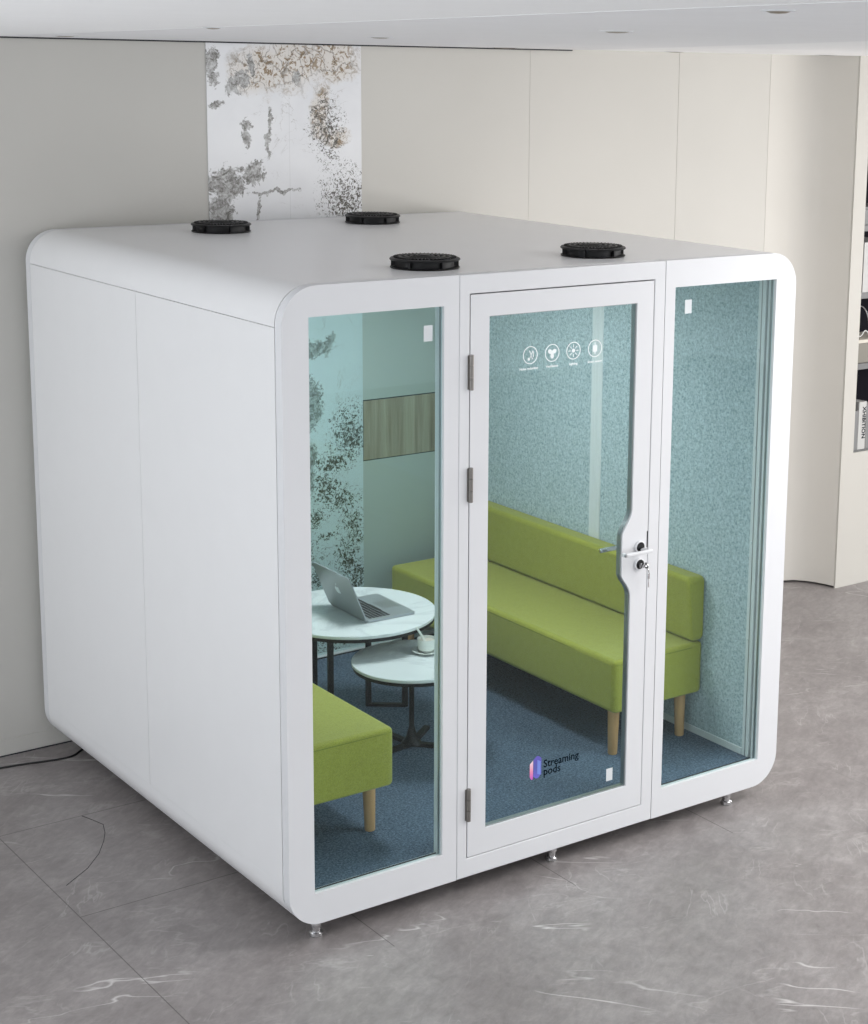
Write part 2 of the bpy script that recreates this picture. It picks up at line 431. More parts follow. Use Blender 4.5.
for z in (NZ0, 1.300, 1.716, 2.105):
    bm = bmesh.new(); box(bm, (NX0+.006, FY+.006, z+.001), (NX1-.006, FY+.30, z+.036 if z > NZ0 else z+.012)); obj('niche_shelf', bm, shelf_mat, wr, bevel=.001, seg=1)
S0, S1, S2, S3 = NZ0+.012, 1.336, 1.752, 2.141

# ceiling: grey soffit with white fields on either side
def ln(p, q, y): return p[0] + (q[0]-p[0])*(y-p[1])/(q[1]-p[1])
A0, A1 = (-.34, .81), (-1.10, -3.4)
B0, B1 = (2.135, .607), (.979, -1.562)
ya, yb = YW, -9.0
poly_mid = [(ln(A0, A1, yb), yb), (ln(B0, B1, yb), yb), (ln(B0, B1, ya), ya), (ln(A0, A1, ya), ya)]
yc = -7.0
xi = ln(A0, A1, yc)
# the two lines cross behind the camera: stop the soffit there
def cross():
    for i in range(2000):
        y = ya - i*.01
        if ln(B0, B1, y) <= ln(A0, A1, y)+.05: return y
    return yb
yx = cross()
poly_mid = [(ln(A0, A1, yx), yx), (ln(A0, A1, yx)+.05, yx), (ln(B0, B1, ya), ya), (ln(A0, A1, ya), ya)]
bm = bmesh.new(); prism(bm, poly_mid, [], ZC, ZC+.06, 'xy')
cl = tag(obj('ceiling', bm, M['ceil_grey'], smooth=False), kind='structure')
bm = bmesh.new(); prism(bm, [(-5, yb), (ln(A0, A1, yx), yb), (ln(A0, A1, yx), yx), (ln(A0, A1, ya)-.001, ya), (-5, ya)], [], ZC+.0006, ZC+.06, 'xy')
obj('ceiling_field', bm, M['ceil_white'], cl, smooth=False)
bm = bmesh.new(); prism(bm, [(ln(A0, A1, yx)+.001, yb), (10, yb), (10, ya), (ln(B0, B1, ya)+.001, ya), (ln(A0, A1, yx)+.05, yx)], [], ZC+.0006, ZC+.06, 'xy')
obj('ceiling_field', bm, M['ceil_white'], cl, smooth=False)

def downlight(x, y, r):
    t = empty('ceiling_downlight', (x, y, ZC)); 
    bm = bmesh.new(); lathe(bm, [(r, 0), (r, -.0012), (r*.74, -.002), (r*.72, 0)]); obj('trim_ring', bm, M['frame_white'], t)
    bm = bmesh.new(); lathe(bm, [(0, -.005), (r*.45, -.0042), (r*.71, -.002), (r*.71, -.0005), (0, -.0005)]); obj('reflector', bm, M['spot_inner'], t)
    return t
for (x, y, r, lab) in ((.337, -.06, .042, 'small ceiling downlight directly above the right edge of the marble strip'),
                       (-.077, -1.767, .040, 'ceiling downlight with brownish reflector above the pod door, left of the white soffit wedge'),
                       (-.943, -3.185, .024, 'round recessed ceiling downlight nearest the top right corner of the photo'),
                       (-.639, -.85, .026, 'thin dark-looking ceiling downlight above the left edge of the marble strip'),
                       (-.06, 1.55, .05, 'flat white ceiling downlight above the bare wall at the far left'),
                       (2.24, 1.92, .085, 'ceiling downlight against the wall line at the vertical panel seam right of the marble'),
                       (3.42, 2.05, .06, 'tiny ceiling downlight close to the wall above the second panel seam'),
                       (4.40, 1.93, .06, 'tiny ceiling downlight at the curved wall on the right, rightmost of all')):
    tag(downlight(x, y, r), lab, 'ceiling light', 'recessed ceiling downlights')

# ------------------------------------------------------------------ pod
W, H, ZB, D, R = 2.3075, 2.30, .0700, 2.2125, .13
XA, XB = .689, 1.622
DL, DR, DT, DB = .737, 1.566, 2.229, .147
GT, GB = 2.197, .186
ZF = .175
IL, IR = .105, 2.2025
pod = tag(empty('meeting_pod', (0, 0, 0)), 'large white rounded soundproof meeting pod with glass front standing on the grey floor', 'office pod')

# roof shell, base shell
bm = bmesh.new()
top = arc(W-R, H-R, R, 0, 90, 28) + arc(R, H-R, R, 90, 180, 28)
prism(bm, top + [(0, 2.166), (IL-.025, 2.166), (IL-.025, 2.236), (IR+.025, 2.236), (IR+.025, 2.166), (W, 2.166)], [], .0475, 2.164)
obj('roof_shell', bm, M['pod_white'], pod)
bm = bmesh.new()
prism(bm, arc(R, ZB+R, R, 180, 270, 24) + arc(W-R, ZB+R, R, 270, 360, 24) + [(W, .221), (IR+.025, .221), (IR+.025, .165), (IL-.025, .165), (IL-.025, .221), (0, .221)], [], .0475, 2.164)
obj('base_shell', bm, M['pod_white'], pod)
for x0, x1, cx0, cx1 in ((0, .03, .03, .08), (W-.03, W, W-.08, W-.03)):
    for y0, y1 in ((.0475, 1.1187), (1.1213, 2.164)):
        bm = bmesh.new(); box(bm, (x0, y0, .2215), (x1, y1, 2.1640)); obj('side_panel', bm, M['pod_white'], pod)
    bm = bmesh.new(); box(bm, (cx0, .05, .2215), (cx1, 2.16, 2.165)); obj('side_core', bm, M['dark_gap'], pod)

# front frame pieces
def front_frame(name, outer, holes, y0, y1):
    bm = bmesh.new()
    if name == 'side_window':
        (hx0, hz0), (hx1, hz1) = holes[0][0], holes[0][2]
        prism(bm, outer, holes, y0, y0+.020); prism(bm, outer, [rect(hx0, .1765, hx1, 2.21)], y0+.020, y1)
    else: prism(bm, outer, holes, y0, y1)
    return obj(name, bm, M['frame_white'], pod, bevel=.003, seg=2)
Y1 = .0430
fl = front_frame('side_window', rrect(0, ZB, XA-.001, H, R, (1, 0, 0, 1), 28), [rect(.0993, GB, .6265, GT)], 0, Y1)
fc = front_frame('door_frame', rect(XA+.001, ZB, XB-.001, H), [rect(DL-.004, DB-.004, DR+.004, DT+.004)], 0, .031)
fr = front_frame('side_window', rrect(XB+.001, ZB, W, H, R, (0, 1, 1, 0), 28), [rect(1.6718, GB, 2.1999, GT)], 0, Y1)
fb = front_frame('rear_window', rrect(0, ZB, W, H, R, (1, 1, 1, 1), 28), [rect(.0993, GB, 2.1999, GT)], 2.1665, D)
fl['label'] = 'left fixed window in white frame'; fr['label'] = 'right fixed window in white frame'
def pane(x0, z0, x1, z1, y, parent, th=.008):
    bm = bmesh.new(); box(bm, (x0, y, z0), (x1, y+th, z1)); return obj('glass_pane', bm, M['glass'], parent)
pane(.1, GB+.0005, .626, GT-.0005, .0128, fl, .006); pane(1.6725, GB+.0005, 2.1992, GT-.0005, .0128, fr, .006); pane(.1, GB+.0005, 2.1992, GT-.0005, 2.182, fb)
for gx, fp in ((.6245, fl), (2.1978, fr)):
    bm = bmesh.new(); box(bm, (gx, .0192, .1772), (gx+.0018, .0290, GT+.01)); obj('gasket', bm, M['alu'], fp)
# aluminium reveals behind the fixed panes
def reveal(x0, z0, x1, z1, y0, y1, parent, t=.008):
    bm = bmesh.new(); prism(bm, rect(x0-t, ZF+.0002, x1+t, z1+t), [rect(x0, ZF+.0008, x1, z1)], y0, y1); obj('glazing_bead', bm, M['inner_white'], parent)
reveal(.0993, GB, .6265, GT, .0445, .056, fl); 
# seam strip behind the joints, so no light passes
bm = bmesh.new()
box(bm, (.63, .0445, .16), (.735, .055, 2.236)); box(bm, (1.60, .0445, .16), (1.668, .055, 2.236)); obj('seam_backing', bm, M['inner_white'], pod)
bm = bmesh.new(); prism(bm, rrect(.012, ZB+.012, W-.012, H-.012, R-.012), [rect(.09, .18, W-.09, 2.21)], .0431, .0469); obj('shadow_joint', bm, M['dark_gap'], pod)
bm = bmesh.new(); prism(bm, rrect(.012, ZB+.012, W-.012, H-.012, R-.012), [rect(.09, .18, W-.09, 2.21)], 2.1641, 2.1664); obj('shadow_joint', bm, M['dark_gap'], pod)

# interior lining
def lining(x0, x1, xs0, xs1):
    bm = bmesh.new(); box(bm, (x0, .099, ZF), (x1, 1.088, 2.225)); box(bm, (x0, 1.158, ZF), (x1, 2.11, 2.225)); f = obj('felt_panel', bm, M['felt'], pod)
    bm = bmesh.new(); box(bm, (xs0, 1.084, ZF), (xs1, 1.162, 2.225)); box(bm, (xs0-.0015, 1.108, ZF), (xs1+.0015, 1.114, 2.225)); box(bm, (xs0-.0015, 1.132, ZF), (xs1+.0015, 1.138, 2.225)); obj('joint_strip', bm, M['inner_white'], pod, bevel=.001, seg=1)
    for y0, y1 in ((.0565, .098), (2.111, 2.160)):
        bm = bmesh.new(); box(bm, (xs0, y0, ZF), (xs1, y1, 2.225)); p = obj('corner_post', bm, M['inner_white'], pod, bevel=.0015, seg=1)
        bm = bmesh.new(); box(bm, (xs0-.0012, (y0+y1)/2-.002, ZF+.001), (xs1+.0012, (y0+y1)/2+.002, 2.224)); obj('groove', bm, M['alu'], p)
        for z in (.30, .68, 1.10, 1.50, 1.90):
            bm = bmesh.new(); cyl(bm, (xs0-.003, (y0+y1)/2+.01, z), (xs1+.003, (y0+y1)/2+.01, z), .006, n=12); obj('screw', bm, M['logo_light'], p)
    bm = bmesh.new(); box(bm, (xs0-.002, .099, ZF), (xs1+.002, 2.11, ZF+.030)); obj('skirting', bm, M['inner_white'], pod, bevel=.001, seg=1)
lining(IL-.024, IL, IL-.024, IL+.003); lining(IR, IR+.024, IR-.003, IR+.024)
bm = bmesh.new(); box(bm, (IL-.02, .06, 2.225), (IR+.02, 2.16, 2.2355)); obj('inner_ceiling', bm, M['inner_white'], pod)
bm = bmesh.new(); box(bm, (.95, .75, 2.218), (1.35, 1.45, 2.2245)); obj('ceiling_lamp', bm, M['led'], pod, bevel=.002)
bm = bmesh.new(); box(bm, (IL-.02, .0475, .1655), (IR+.02, 2.16, ZF)); obj('carpet', bm, M['carpet'], pod)

# door leaf with the handle plate bulging into the glass
GL, GR, GTT, GBB = .8165, 1.487, 2.150, .243
def smooth_path(p, it=3):
    for _ in range(it):
        q = [p[0]]
        for a, b in zip(p, p[1:]): q += [(a[0]*.75+b[0]*.25, a[1]*.75+b[1]*.25), (a[0]*.25+b[0]*.75, a[1]*.25+b[1]*.75)]
        p = q + [p[-1]]
    return p
mid = smooth_path([(GR, .99), (GR, 1.042), (1.442, 1.098), (1.441, 1.12), (1.441, 1.255), (1.442, 1.272), (GR, 1.340), (GR, 1.38)], 3)
hole = [(GL, GBB), (GR, GBB)] + mid + [(GR, GTT), (GL, GTT)]
bm = bmesh.new(); prism(bm, rect(DL, DB, DR, DT), [hole], .0005, .030)
door = obj('door', bm, M['frame_white'], pod, bevel=.0025, seg=2)
# grey edge bead round the door glass
def inset(p, d):
    out = []; n = len(p)
    for i in range(n):
        a, b, c = Vector(p[i-1]), Vector(p[i]), Vector(p[(i+1) % n])
        t1 = (b-a).normalized(); t2 = (c-b).normalized(); n1 = Vector((-t1.y, t1.x)); n2 = Vector((-t2.y, t2.x))
        m = (n1+n2); m = m.normalized() if m.length > 1e-6 else n1
        k = d / max(.4, m.dot(n1)); out.append((b.x+m.x*k, b.y+m.y*k))
    return out
bm = bmesh.new(); prism(bm, inset(hole, .0003), [inset(hole, .0030)], .007, .031); obj('glazing_bead', bm, M['alu'], door)
bm = bmesh.new(); prism(bm, inset(hole, .0032), [], .012, .018); obj('glass_pane', bm, M['glass'], door)
bm = bmesh.new(); prism(bm, rect(DL-.008, DB-.008, DR+.008, DT+.008), [rect(DL+.012, DB+.012, DR-.012, DT-.012)], .0312, .0322)
obj('shadow_gap', bm, M['dark_gap'], door)
# hinges
for z in (1.958, 1.556, .355):
    bm = bmesh.new()
    for a, b in ((-.062, -.0225), (-.021, .021), (.0225, .062)): cyl(bm, (DL-.001, -.007, z+a), (DL-.001, -.007, z+b), .0085, n=20)
    box(bm, (DL-.012, -.0025, z-.06), (DL+.004, .001, z+.06))
    obj('hinge', bm, M['satin'], door)
# lever, rosettes, lock, key
def disc_y(bm, x, z, r, y0, y1, n=36): return cyl(bm, (x, y0, z), (x, y1, z), r, n=n)
for z in (1.209, 1.140):
    bm = bmesh.new(); lathe(bm, [(.0235, 0), (.0235, .008), (.020, .010), (.0185, .008), (.0185, 0)], (1.525, .0, z), 40, rot_align((0, -1, 0))); e = obj('rosette', bm, M['frame_white'], door)
    bm = bmesh.new(); disc_y(bm, 1.525, z, .0183, 0, -.009); obj('rosette_face', bm, M['black_plastic'], door)
bm = bmesh.new(); cyl(bm, (1.525, -.008, 1.203), (1.525, -.05, 1.203), .008); obj('handle_spindle', bm, M['chrome'], door)
bm = bmesh.new(); box(bm, (1.412, -.058, 1.194), (1.548, -.046, 1.208)); box(bm, (1.412, -.058, 1.194), (1.423, -.030, 1.208)); obj('lever_handle', bm, M['frame_white'], door, bevel=.004, seg=3)
bm = bmesh.new(); cyl(bm, (1.525, .030, 1.203), (1.525, .066, 1.203), .008); box(bm, (1.385, .060, 1.190), (1.535, .072, 1.206)); obj('inner_lever', bm, M['chrome'], door, bevel=.003)
bm = bmesh.new(); disc_y(bm, 1.525, 1.137, .009, -.009, -.014); box(bm, (1.523, -.032, 1.131), (1.527, -.014, 1.143)); obj('lock_cylinder', bm, M['chrome'], door)
bm = bmesh.new(); lathe(bm, [(.013, -.002), (.013, .002), (.006, .002), (.006, -.002), (.013, -.002)], (1.536, -.034, 1.139), 24, rot_align((1, -.2, 0)))
tube(bm, [(1.54, -.036, 1.128), (1.546, -.035, 1.118), (1.547, -.034, 1.110)], .0022, 8)
box(bm, (1.542, -.036, 1.085), (1.552, -.033, 1.108)); box(bm, (1.544, -.036, 1.052), (1.549, -.034, 1.086)); obj('key', bm, M['chrome'], door, bevel=.0008, seg=1)
bm = bmesh.new(); box(bm, (DR-.004, -.0004, 1.20), (DR+.001, .0006, 1.265)); obj('latch', bm, M['dark_gap'], door)

# stickers, icons, lettering on the glass
def sticker(x0, z0, x1, z1, y, parent):
    bm = bmesh.new(); box(bm, (x0, y, z0), (x1, y+.0006, z1)); s = obj('sticker', bm, M['sticker'], parent)
sticker(.551, 2.079, .587, 2.134, .0120, fl); sticker(1.732, 2.091, 1.766, 2.144, .0120, fr); sticker(1.397, .280, 1.428, .331, .0112, door)
GY = .0116
def ring(bm, x, z, r0, r1, y=GY, n=40): prism(bm, arc(x, z, r0, 0, 360*(n-1)/n, n-1), [arc(x, z, r1, 0, 360*(n-1)/n, n-1)], y-.0004, y)
def disc(bm, x, z, r, y=GY, n=20): prism(bm, arc(x, z, r, 0, 360*(n-1)/n, n-1), [], y-.0004, y)
def bar(bm, x0, z0, x1, z1, w, y=GY):
    a = Vector((x0, z0)); b = Vector((x1, z1)); t = (b-a).normalized(); s = Vector((-t.y, t.x))*w/2
    prism(bm, [tuple(a+s), tuple(a-s), tuple(b-s), tuple(b+s)], [], y-.0004, y)
def ellipse_leaf(bm, cx, cz, ang, L, wd, y=GY):
    p = []
    for i in range(16):
        t = 2*math.pi*i/16; u, v = L/2*math.cos(t)+L/2, wd/2*math.sin(t)
        p.append((cx+u*math.cos(ang)-v*math.sin(ang), cz+u*math.sin(ang)+v*math.cos(ang)))
    prism(bm, p, [], y-.0004, y)
def icon(x, z, kind):
    bm = bmesh.new(); ring(bm, x, z, .0325, .0292)
    if kind == 'sound':
        bar(bm, x-.004, z+.017, x+.010, z-.016, .0035); bar(bm, x+.012, z+.016, x+.002, z-.004, .0035); disc(bm, x-.006, z-.014, .0055); bar(bm, x-.003, z-.012, x+.003, z-.003, .003); bar(bm, x+.014, z+.012, x+.014, z-.008, .003)
    if kind == 'fan':
        for a in (90, 210, 330):
            ellipse_leaf(bm, x, z, math.radians(a+180), .021, .016)
        disc(bm, x, z, .004, GY-.0006)
    if kind == 'sun':
        disc(bm, x, z, .0075)
        for i in range(8):
            a = math.radians(45*i); bar(bm, x+.012*math.cos(a), z+.012*math.sin(a), x+.023*math.cos(a), z+.023*math.sin(a), .003)
    if kind == 'sensor':
        prism(bm, rrect(x-.010, z-.012, x+.010, z+.012, .003, n=4), [], GY-.0004, GY); bar(bm, x, z+.012, x, z+.022, .004); bar(bm, x, z-.012, x, z-.021, .004)
    obj('icon', bm, M['icon_white'], door, smooth=False)
for x, kind, word in ((1.003, 'sound', 'Noise reduction'), (1.101, 'fan', 'Ventilation'), (1.198, 'sun', 'Lighting'), (1.298, 'sensor', 'Smart sensor')):
    icon(x, 1.994, kind)
    text_obj('icon_caption', word, .0125, (x-(.006 if kind == 'sound' else 0), GY-.0002, 1.942), M['icon_white'], door, align='CENTER', weight=.0003)
bm = bmesh.new(); prism(bm, [(1.043, .398), (1.043, .452), (1.058, .463), (1.066, .463), (1.080, .452), (1.080, .388), (1.066, .375), (1.055, .375), (1.043, .385)], [], GY-.0004, GY); obj('emblem', bm, M['pill'], door, smooth=False)
bm = bmesh.new(); prism(bm, [(1.026, .387), (1.026, .437), (1.041, .450), (1.041, .376), (1.034, .374)], [], GY-.0008, GY-.0004); obj('emblem', bm, M['pill_pink'], door, smooth=False)
bm = bmesh.new(); prism(bm, [(1.061, .392), (1.061, .448), (1.076, .440), (1.076, .386)], [], GY-.0008, GY-.0005); obj('emblem', bm, M['pill_light'], door, smooth=False)
text_obj('lettering', 'Streaming', .0420, (1.090, GY-.0003, .4105), M['lettering'], door, weight=.0006)
text_obj('lettering', 'pods', .0420, (1.090, GY-.0003, .3790), M['lettering'], door, weight=.0006)

# roof vents
def vent(x, y, rz):
    bm = bmesh.new()
    lathe(bm, [(.0, 0), (.122, 0), (.124, .003), (.122, .005), (.0, .005)], n=64)
    lathe(bm, [(.0, .005), (.106, .005), (.106, .030), (0, .030)], n=14)
    for i in range(6):
        a = 2*math.pi*(i+.4)/6; ca, sa = math.cos(a), math.sin(a)
        q = [(.098, -.004), (.120, -.004), (.120, .004), (.098, .004)]
        prism(bm, [(u*ca-v*sa, u*sa+v*ca) for u, v in q], [], .006, .029, 'xy')
    o = obj('roof_vent', bm, M['black_plastic'], pod, smooth=True); o.location = (x, y, H); o.rotation_euler.z = rz
    bm = bmesh.new()
    lathe(bm, [(.096, .028), (.124, .028), (.126, .031), (.123, .035), (.110, .037), (.110, .028)], n=64)
    for r in (.030, .050, .070, .090): lathe(bm, [(r-.0035, .030), (r-.0035, .046-r*.06), (r+.0035, .046-r*.06), (r+.0035, .030)], n=48)
    lathe(bm, [(0, .030), (.018, .030), (.018, .046), (0, .047)], n=32)
    for i in range(48):
        a = 2*math.pi*i/48; ca, sa = math.cos(a), math.sin(a)
        q = [(.016 if i % 4 == 0 else .06, -.0016), (.112, -.0016), (.112, .0016), (.016 if i % 4 == 0 else .06, .0016)]
        prism(bm, [(u*ca-v*sa, u*sa+v*ca) for u, v in q], [], .031, .0405, 'xy')
    obj('grille', bm, M['black_plastic'], o)
for x, y, rz in ((.715, .258, .1), (1.495, .283, .2), (.695, 1.80, 0), (1.487, 1.88, .15)): vent(x, y, rz)

# levelling feet
for x, y in ((.132, .055), (1.168, .055), (2.082, .055), (.36, 1.95), (1.155, 1.95), (1.95, 1.95)):
    bm = bmesh.new()
    lathe(bm, [(0, 0), (.023, 0), (.025, .004), (.024, .014), (.020, .018), (.0, .018)], (x, y, 0), 32)
    lathe(bm, [(0, .018), (.017, .018), (.017, ZB+.0005), (0, ZB+.0005)], (x, y, 0), 20)
    lathe(bm, [(0, .034), (.019, .034), (.021, .038), (.021, .050), (.019, .054), (0, .054)], (x, y, 0), 6)
    obj('levelling_foot', bm, M['chrome'], pod)

# ------------------------------------------------------------------ sofas
def sofa(loc, rz):
    """local: sits facing -x, front edge at x=0, back at x=.49; y from 0 to L"""
    L, dp = 1.74, .490
    t = empty('sofa', loc, rz)
    def cushion(name, prof_xz, y0, y1, bev):
        bm = bmesh.new(); prism(bm, prof_xz, [], y0, y1)
        o = obj(name, bm, M['fabric'], t, bevel=bev, seg=5, bang=50); return o
    s = cushion('seat', [(0, .200), (dp, .200), (dp, .43), (.0, .43)], 0, L, .022)
    b = cushion('backrest', [(.425, .432), (dp, .432), (dp, .722), (.392, .722)], .0, L, .022)
    # piping along the top edge of the seat
    bm = bmesh.new(); e = .006; tube(bm, [(.425, e*.3, .411), (.03, e*.3, .411), (.012, .004, .411), (e*.3, .03, .411), (e*.3, L-.03, .411), (.012, L-.004, .411), (.03, L-e*.3, .411), (.425, L-e*.3, .411)], .0025, 8, 1)
    obj('piping', bm, plain('olive_piping', (.20, .22, .03), .9), s)
    for x, y in ((.054, .065), (.420, .065), (.052, L-.10), (.420, L-.10)):
        sx = -1 if x < .2 else 1; sy = -1 if y < .5 else 1
        bm = bmesh.new(); p0 = Vector((x+sx*.003, y+sy*.002, 0)); p1 = Vector((x, y, .205))
        lathe(bm, [(0, 0), (.0185, 0), (.0200, .003), (.0255, (p1-p0).length), (0, (p1-p0).length)], p0, 28, rot_align(p1-p0))
        obj('leg', bm, M['leg_wood'], t)
    return t
tag(sofa((1.7105, .356, ZF), 0), 'long green fabric bench sofa with backrest against the right felt wall of the pod', 'sofa')
s2 = sofa((.588, .262+1.74, ZF), math.pi)
tag(s2, 'green fabric bench sofa inside the pod, its end close behind the left window', 'sofa')

# ------------------------------------------------------------------ tables
def flatbar(bm, p0, p1, w, h):
    """bar lying between p0 and p1 (same z), width w, height h"""
    a = Vector(p0); b = Vector(p1); t = (b-a); t.z = 0; t.normalize(); s = Vector((-t.y, t.x, 0))*w/2
    lo = [a+s, a-s, b-s, b+s]
    prism(bm, [(v.x, v.y) for v in lo], [], a.z, a.z+h, 'xy')
def tabletop(t, r, z, th=.014):
    bm = bmesh.new(); lathe(bm, [(0, z-th), (r-.002, z-th), (r, z-th+.002), (r, z-.002), (r-.002, z), (0, z)], n=96)
    obj('tabletop', bm, M['table_top'], t)
    bm = bmesh.new(); lathe(bm, [(r-.035, z-th-.016), (r-.006, z-th-.016), (r-.006, z-th), (r-.035, z-th), (r-.035, z-th-.016)], n=72)
    obj('rim_frame', bm, M['black_metal'], t)
# tall table
T1 = (1.05, 1.33); z1 = .515
t1 = tag(empty('coffee_table', (T1[0], T1[1], ZF)), 'taller round coffee table with white marble top carrying the laptop', 'table', 'nesting round coffee tables')
tabletop(t1, .355, z1)
legs1 = [(.815-T1[0], 1.125-T1[1]), (.80-T1[0], 1.235-T1[1]), (1.215-T1[0], 1.485-T1[1]), (1.345-T1[0], 1.385-T1[1])]
for x, y in legs1:
    bm = bmesh.new(); box(bm, (x-.011, y-.009, 0), (x+.011, y+.009, z1-.030)); obj('leg', bm, M['black_metal'], t1, bevel=.001, seg=1)
bm = bmesh.new()
flatbar(bm, (*legs1[0], .0005), (*legs1[1], .0005), .02, .014); obj('foot_rail', bm, M['black_metal'], t1); bm = bmesh.new(); flatbar(bm, (*legs1[2], .0005), (*legs1[3], .0005), .02, .014)
obj('foot_rail', bm, M['black_metal'], t1); bm = bmesh.new()
m0 = ((legs1[0][0]+legs1[1][0])/2, (legs1[0][1]+legs1[1][1])/2); m1 = ((legs1[2][0]+legs1[3][0])/2, (legs1[2][1]+legs1[3][1])/2)
flatbar(bm, (*m0, z1-.045), (*m1, z1-.045), .02, .014)
obj('stretcher', bm, M['black_metal'], t1)
# low table
T2 = (1.10, .928); z2 = .400
t2 = tag(empty('coffee_table', (T2[0], T2[1], ZF)), 'lower round coffee table with white top tucked under the taller one, carrying the cup', 'table', 'nesting round coffee tables')
tabletop(t2, .26, z2)
bm = bmesh.new(); cx, cy = .02, .05
cyl(bm, (cx, cy, .012), (cx, cy, z2-.014), .011); lathe(bm, [(0, .012), (.045, .012), (.022, .045), (.011, .09), (0, .09)], (cx, cy, 0), 24); lathe(bm, [(0, z2-.018), (.07, z2-.018), (.07, z2-.0141), (0, z2-.0141)], (cx, cy, 0), 32)
obj('column', bm, M['black_metal'], t2)
for a in (188, -48, 98, 8+30):
    bm = bmesh.new(); r = .20; flatbar(bm, (cx+.01*math.cos(math.radians(a)), cy+.01*math.sin(math.radians(a)), .0005), (cx+r*math.cos(math.radians(a)), cy+r*math.sin(math.radians(a)), .0005), .026, .016)
    obj('foot_arm', bm, M['black_metal'], t2, bevel=.001, seg=1)

# ------------------------------------------------------------------ laptop
hx, hy = Vector((1.012, 1.462)), Vector((1.006, 1.142))
yd = (hx-hy).normalized(); lw = .320; ld = .236
lap = tag(empty('laptop', (0, 0, 0)), 'open silver laptop seen from behind standing on the taller marble coffee table', 'laptop')
c0 = (hx+hy)/2
lap.location = (c0.x, c0.y, ZF+z1+.0005); lap.rotation_euler.z = math.atan2(yd.y, yd.x) - math.pi/2
# local: hinge line along y through the origin, keyboard towards +x
bm = bmesh.new(); prism(bm, rrect(0, -lw/2, ld, lw/2, .012, n=6), [], .001, .012, 'xy'); lb = obj('base', bm, M['laptop'], lap, bevel=.0015)
for x, y in ((.02, -.14), (.02, .14), (.21, -.14), (.21, .14)):
    pass
bm = bmesh.new(); box(bm, (.012, -lw/2+.004, 0), (ld-.012, lw/2-.004, .001)); obj('base_cover', bm, M['keys'], lb)
bm = bmesh.new()
for r in range(6):
    for c in range(14):
        if r == 5 and 3 < c < 9:
            if c == 4: box(bm, (.022+r*.0175, -.138+c*.0197, .0122), (.022+r*.0175+.0155, -.138+8*.0197+.0185, .0134))
            continue
        x = .022+r*.0175; y = -.138+c*.0197
        box(bm, (x, y, .0122), (x+.0125, y+.0150, .0134))
obj('keyboard', bm, M['keys'], lb, smooth=False)
bm = bmesh.new(); box(bm, (.145, -.05, .0121), (.222, .05, .0124)); obj('touchpad', bm, M['alu'], lb)
th = math.radians(113)   # opening angle
dx, dz = math.cos(th), math.sin(th)
def lid_pt(u, y, o): return (u*dx + o*(-dz), y, .008 + u*dz + o*dx)   # o: outwards (towards the back)
def lid_prism(loop, a, b):
    bm = bmesh.new(); n = len(loop)
    A = [bm.verts.new(lid_pt(u, y, a)) for u, y in loop]; B = [bm.verts.new(lid_pt(u, y, b)) for u, y in loop]
    bm.faces.new(A); bm.faces.new(list(reversed(B)))
    for i in range(n): bm.faces.new([A[i], A[(i+1) % n], B[(i+1) % n], B[i]])
    return bm
lid = obj('lid', lid_prism(rrect(.002, -lw/2, .222, lw/2, .012, n=6), 0, .006), M['laptop'], lap, bevel=.001)
obj('screen', lid_prism(rect(.012, -lw/2+.008, .214, lw/2-.008), -.0006, 0), M['screen'], lid)
ap = []
for i in range(28):
    a = 2*math.pi*i/28; r = .020*(1 + .06*math.cos(2*a)) - (.006 if abs(a-math.pi/2) < .25 else 0) - (.004 if abs(a-1.5*math.pi) < .2 else 0)
    u, v = r*math.sin(a), r*math.cos(a)
    if (u-.003)**2 + (v-.022)**2 < .010**2: v -= .007
    ap.append((.120+u, -v))
obj('lid_emblem', lid_prism(ap, .0061, .0066), M['logo_light'], lid)
obj('lid_emblem', lid_prism([(.144, -.001), (.150, -.006), (.156, -.006), (.150, .001)], .0061, .0066), M['logo_light'], lid)
bm = bmesh.new(); cyl(bm, (-.001, -.11, .0125), (-.001, .11, .0125), .0055, n=16); obj('hinge', bm, M['keys'], lap)

# ------------------------------------------------------------------ cup, saucer, stirrer
cz = ZF+z2; cc = (1.190, .971)
bm = bmesh.new(); lathe(bm, [(0, .0005), (.032, .0005), (.036, .003), (.062, .012), (.0625, .014), (.060, .0145), (.036, .0065), (0, .0055)], n=48)
o = obj('saucer', bm, M['porcelain']); o.location = (cc[0], cc[1], cz); tag(o, 'white round saucer under the coffee cup on the lower table', 'saucer')
cup = tag(empty('coffee_cup', (cc[0], cc[1], cz+.0065)), 'small white coffee cup on a saucer on the lower round table', 'cup')
bm = bmesh.new(); lathe(bm, [(0, .001), (.022, .001), (.025, .004), (.0325, .013), (.0350, .035), (.036, .057), (.0345, .057), (.0335, .035), (.030, .015), (.018, .008), (0, .007)], n=48); obj('bowl', bm, M['porcelain'], cup)
bm = bmesh.new(); tube(bm, [(.033, 0, .050), (.050, .0, .053), (.056, .0, .040), (.050, .0, .026), (.030, 0, .020)], .0035, 8, 2); hb = obj('handle', bm, M['porcelain'], cup); hb.rotation_euler.z = math.radians(-20)
bm = bmesh.new(); lathe(bm, [(0, .0455), (.0335, .0455), (.0335, .046), (0, .046)], n=40); obj('coffee', bm, plain('milky_coffee', (.60, .55, .48), .3), cup)
bm = bmesh.new(); p0 = Vector((cc[0]+.012, cc[1]+.002, cz+.018)); p1 = Vector((cc[0]-.044, cc[1]+.012, cz+.118))
cyl(bm, p0, p1, .0052, .0052, 12)
tag(obj('stirrer', bm, M['porcelain']), 'thin white stirring stick leaning in the coffee cup', 'stirrer')

cup.scale = (1.12, 1.12, 1.0)
